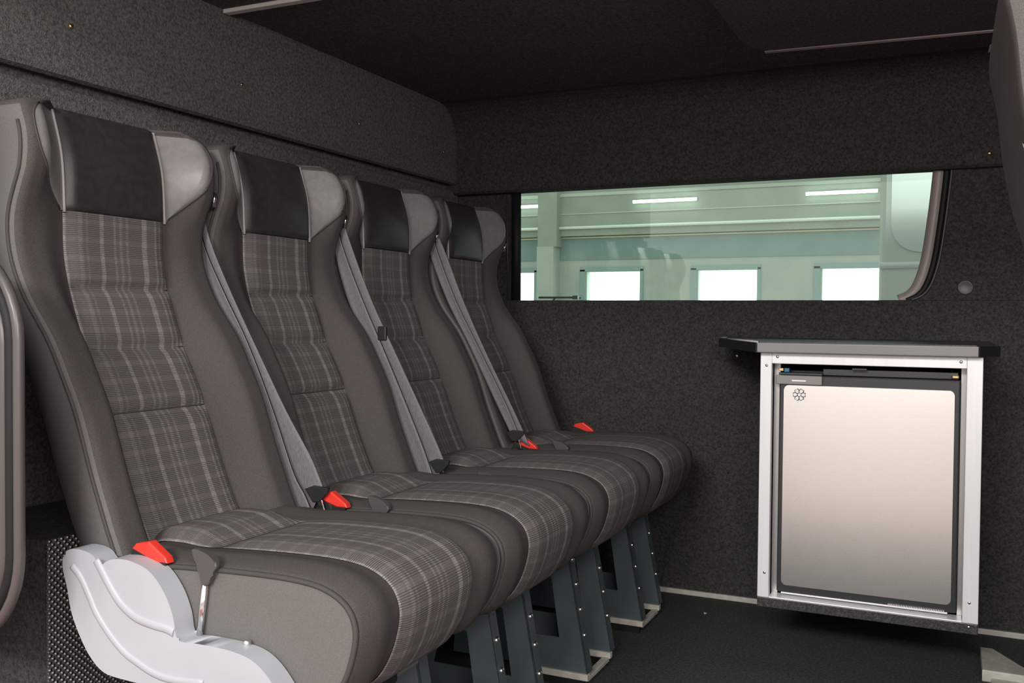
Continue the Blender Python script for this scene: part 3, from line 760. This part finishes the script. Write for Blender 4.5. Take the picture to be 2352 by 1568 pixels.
for z, h, lb in ((3.62, .07, 'pale beam under the hall roof just above the lamps'), (3.22, .02, 'thin pale rail below the hall lamps')):
    tag(MB().box(-15, 8, HY - .165, HY - .15, z, z + h).build('roof_beam', M['hallbeam']), lb, 'beam')
for xa, xb, lb in ((-10.2, -8.30, 'hall tube lamp at the left end of the van window'), (-6.31, -4.92, 'hall tube lamp in the middle of the van window'), (-2.70, -1.35, 'hall tube lamp at the right of the van window')):
    lt = thing('tube_lamp', lb, 'lamp', ((xa + xb) / 2, HY - .15, 3.43), 'hall tube lamps'); hw = (xb - xa) / 2
    b = MB(); b.tube([(-hw, -.10, 0), (hw, -.10, 0)], .034, 10); b.build('glowing_tube', M['tubeglow'], lt)
    MB().box(-hw, hw, -.056, -.001, -.02, .045).build('housing', M['hallbeam'], lt)
b = MB(); b.tube([(-8.45, HY - .4, 1.36), (-7.52, HY - .4, 1.36)], .022, 6); b.box(-7.62, -7.50, HY - .45, HY - .35, 1.32, 1.40); b.tube([(-8.05, HY - .4, 1.35), (-8.12, HY - .4, 1.27)], .02, 6)
b.tube([(-8.45, HY - .4, 1.36), (-8.45, HY - .02, 1.36)], .02, 6); b.tube([(-7.6, HY - .4, 1.36), (-7.6, HY - .02, 1.36)], .02, 6)
tag(b.build('hand_rail', M['black']), 'dark rail beside the pale pillar in the hall', 'rail')
# vehicle parked outside, seen through the right end of the window
veh = thing('parked_van', 'pale van side parked outside behind the right end of the window', 'van', (1.4, 5.4, -.62))
b = MB(); b.prism([(-1.735, .35), (2.6, .35), (2.6, 2.75), (-1.60, 2.75), (-1.735, 2.60)], 'y', -.35, .9, bev=.03); b.build('body', M['vanpaint'], veh)
b = MB(); b.prism(rrect(-1.68, -1.22, 1.86, 2.58, .13), 'y', -.358, -.345, bev=.003); b.build('reflection_patch', M['reflect_tone'], veh)  # pale patch stands in for a reflection in the window glass
b = MB(); b.tube([(x, -.352, z) for x, z in [(p.x, p.y) for p in spline([(-1.73, 1.795, 0), (-1.5, 1.80, 0), (-1.3, 1.83, 0), (-1.1, 1.88, 0)], 6)]], .02, 8, flat=(.018, .01)); b.build('reflection_arc', M['reflect_tone'], veh)  # pale arc stands in for a reflected curve in the glass
for xw in (-1.1, 1.7):
    b = MB(); rows = [[(xw + a * math.cos(t_), h, .36 + a * math.sin(t_)) for t_ in [2*math.pi*k/24 for k in range(24)]] for a, h in ((.0001, -.33), (.2, -.34), (.22, -.36), (.34, -.36), (.36, -.33), (.36, -.12), (.0001, -.12))]
    b.grid(rows, True, close_u=True); b.build('wheel', M['rubber'], veh)

# ------------------------------------------------------------------ light: overcast hall daylight through the open door, plus two added fill lights
w = bpy.data.worlds.new('world'); S.world = w; w.use_nodes = True
bg = w.node_tree.nodes['Background']; bg.inputs['Color'].default_value = (1, .965, .94, 1); bg.inputs['Strength'].default_value = 1.2
def lamp(loc, aim, sx, sy, power, col):  # added area light out of view, not a visible fixture
    ld = bpy.data.lights.new('fill_light', 'AREA'); ld.shape = 'RECTANGLE'; ld.size = sx; ld.size_y = sy; ld.energy = power; ld.color = col
    lo = bpy.data.objects.new('fill_light', ld); COL.objects.link(lo); lo.location = loc
    lo.rotation_euler = (Vector(aim) - Vector(loc)).to_track_quat('-Z', 'Y').to_euler()
lamp((-.4, -3.2, 2.80), (-.5, 2.2, .8), 1.6, .6, 165, (1, .96, .93))  # added high source outside, brightens surfaces facing the door
lamp((.58, -.55, 1.52), (-1.5, 1.4, 1.0), .8, .6, 31, (1, .93, .88))  # added fill beside the camera, brightens the near seat fronts

S.view_settings.view_transform = 'Standard'; S.view_settings.look = 'None'; S.view_settings.gamma = 1; S.view_settings.exposure = 0
S.view_settings.use_curve_mapping = False
S.cycles.max_bounces = 8; S.cycles.diffuse_bounces = 5; S.cycles.glossy_bounces = 4; S.cycles.transparent_max_bounces = 8
S.cycles.use_denoising = True
S.cycles.sample_clamp_indirect = 8
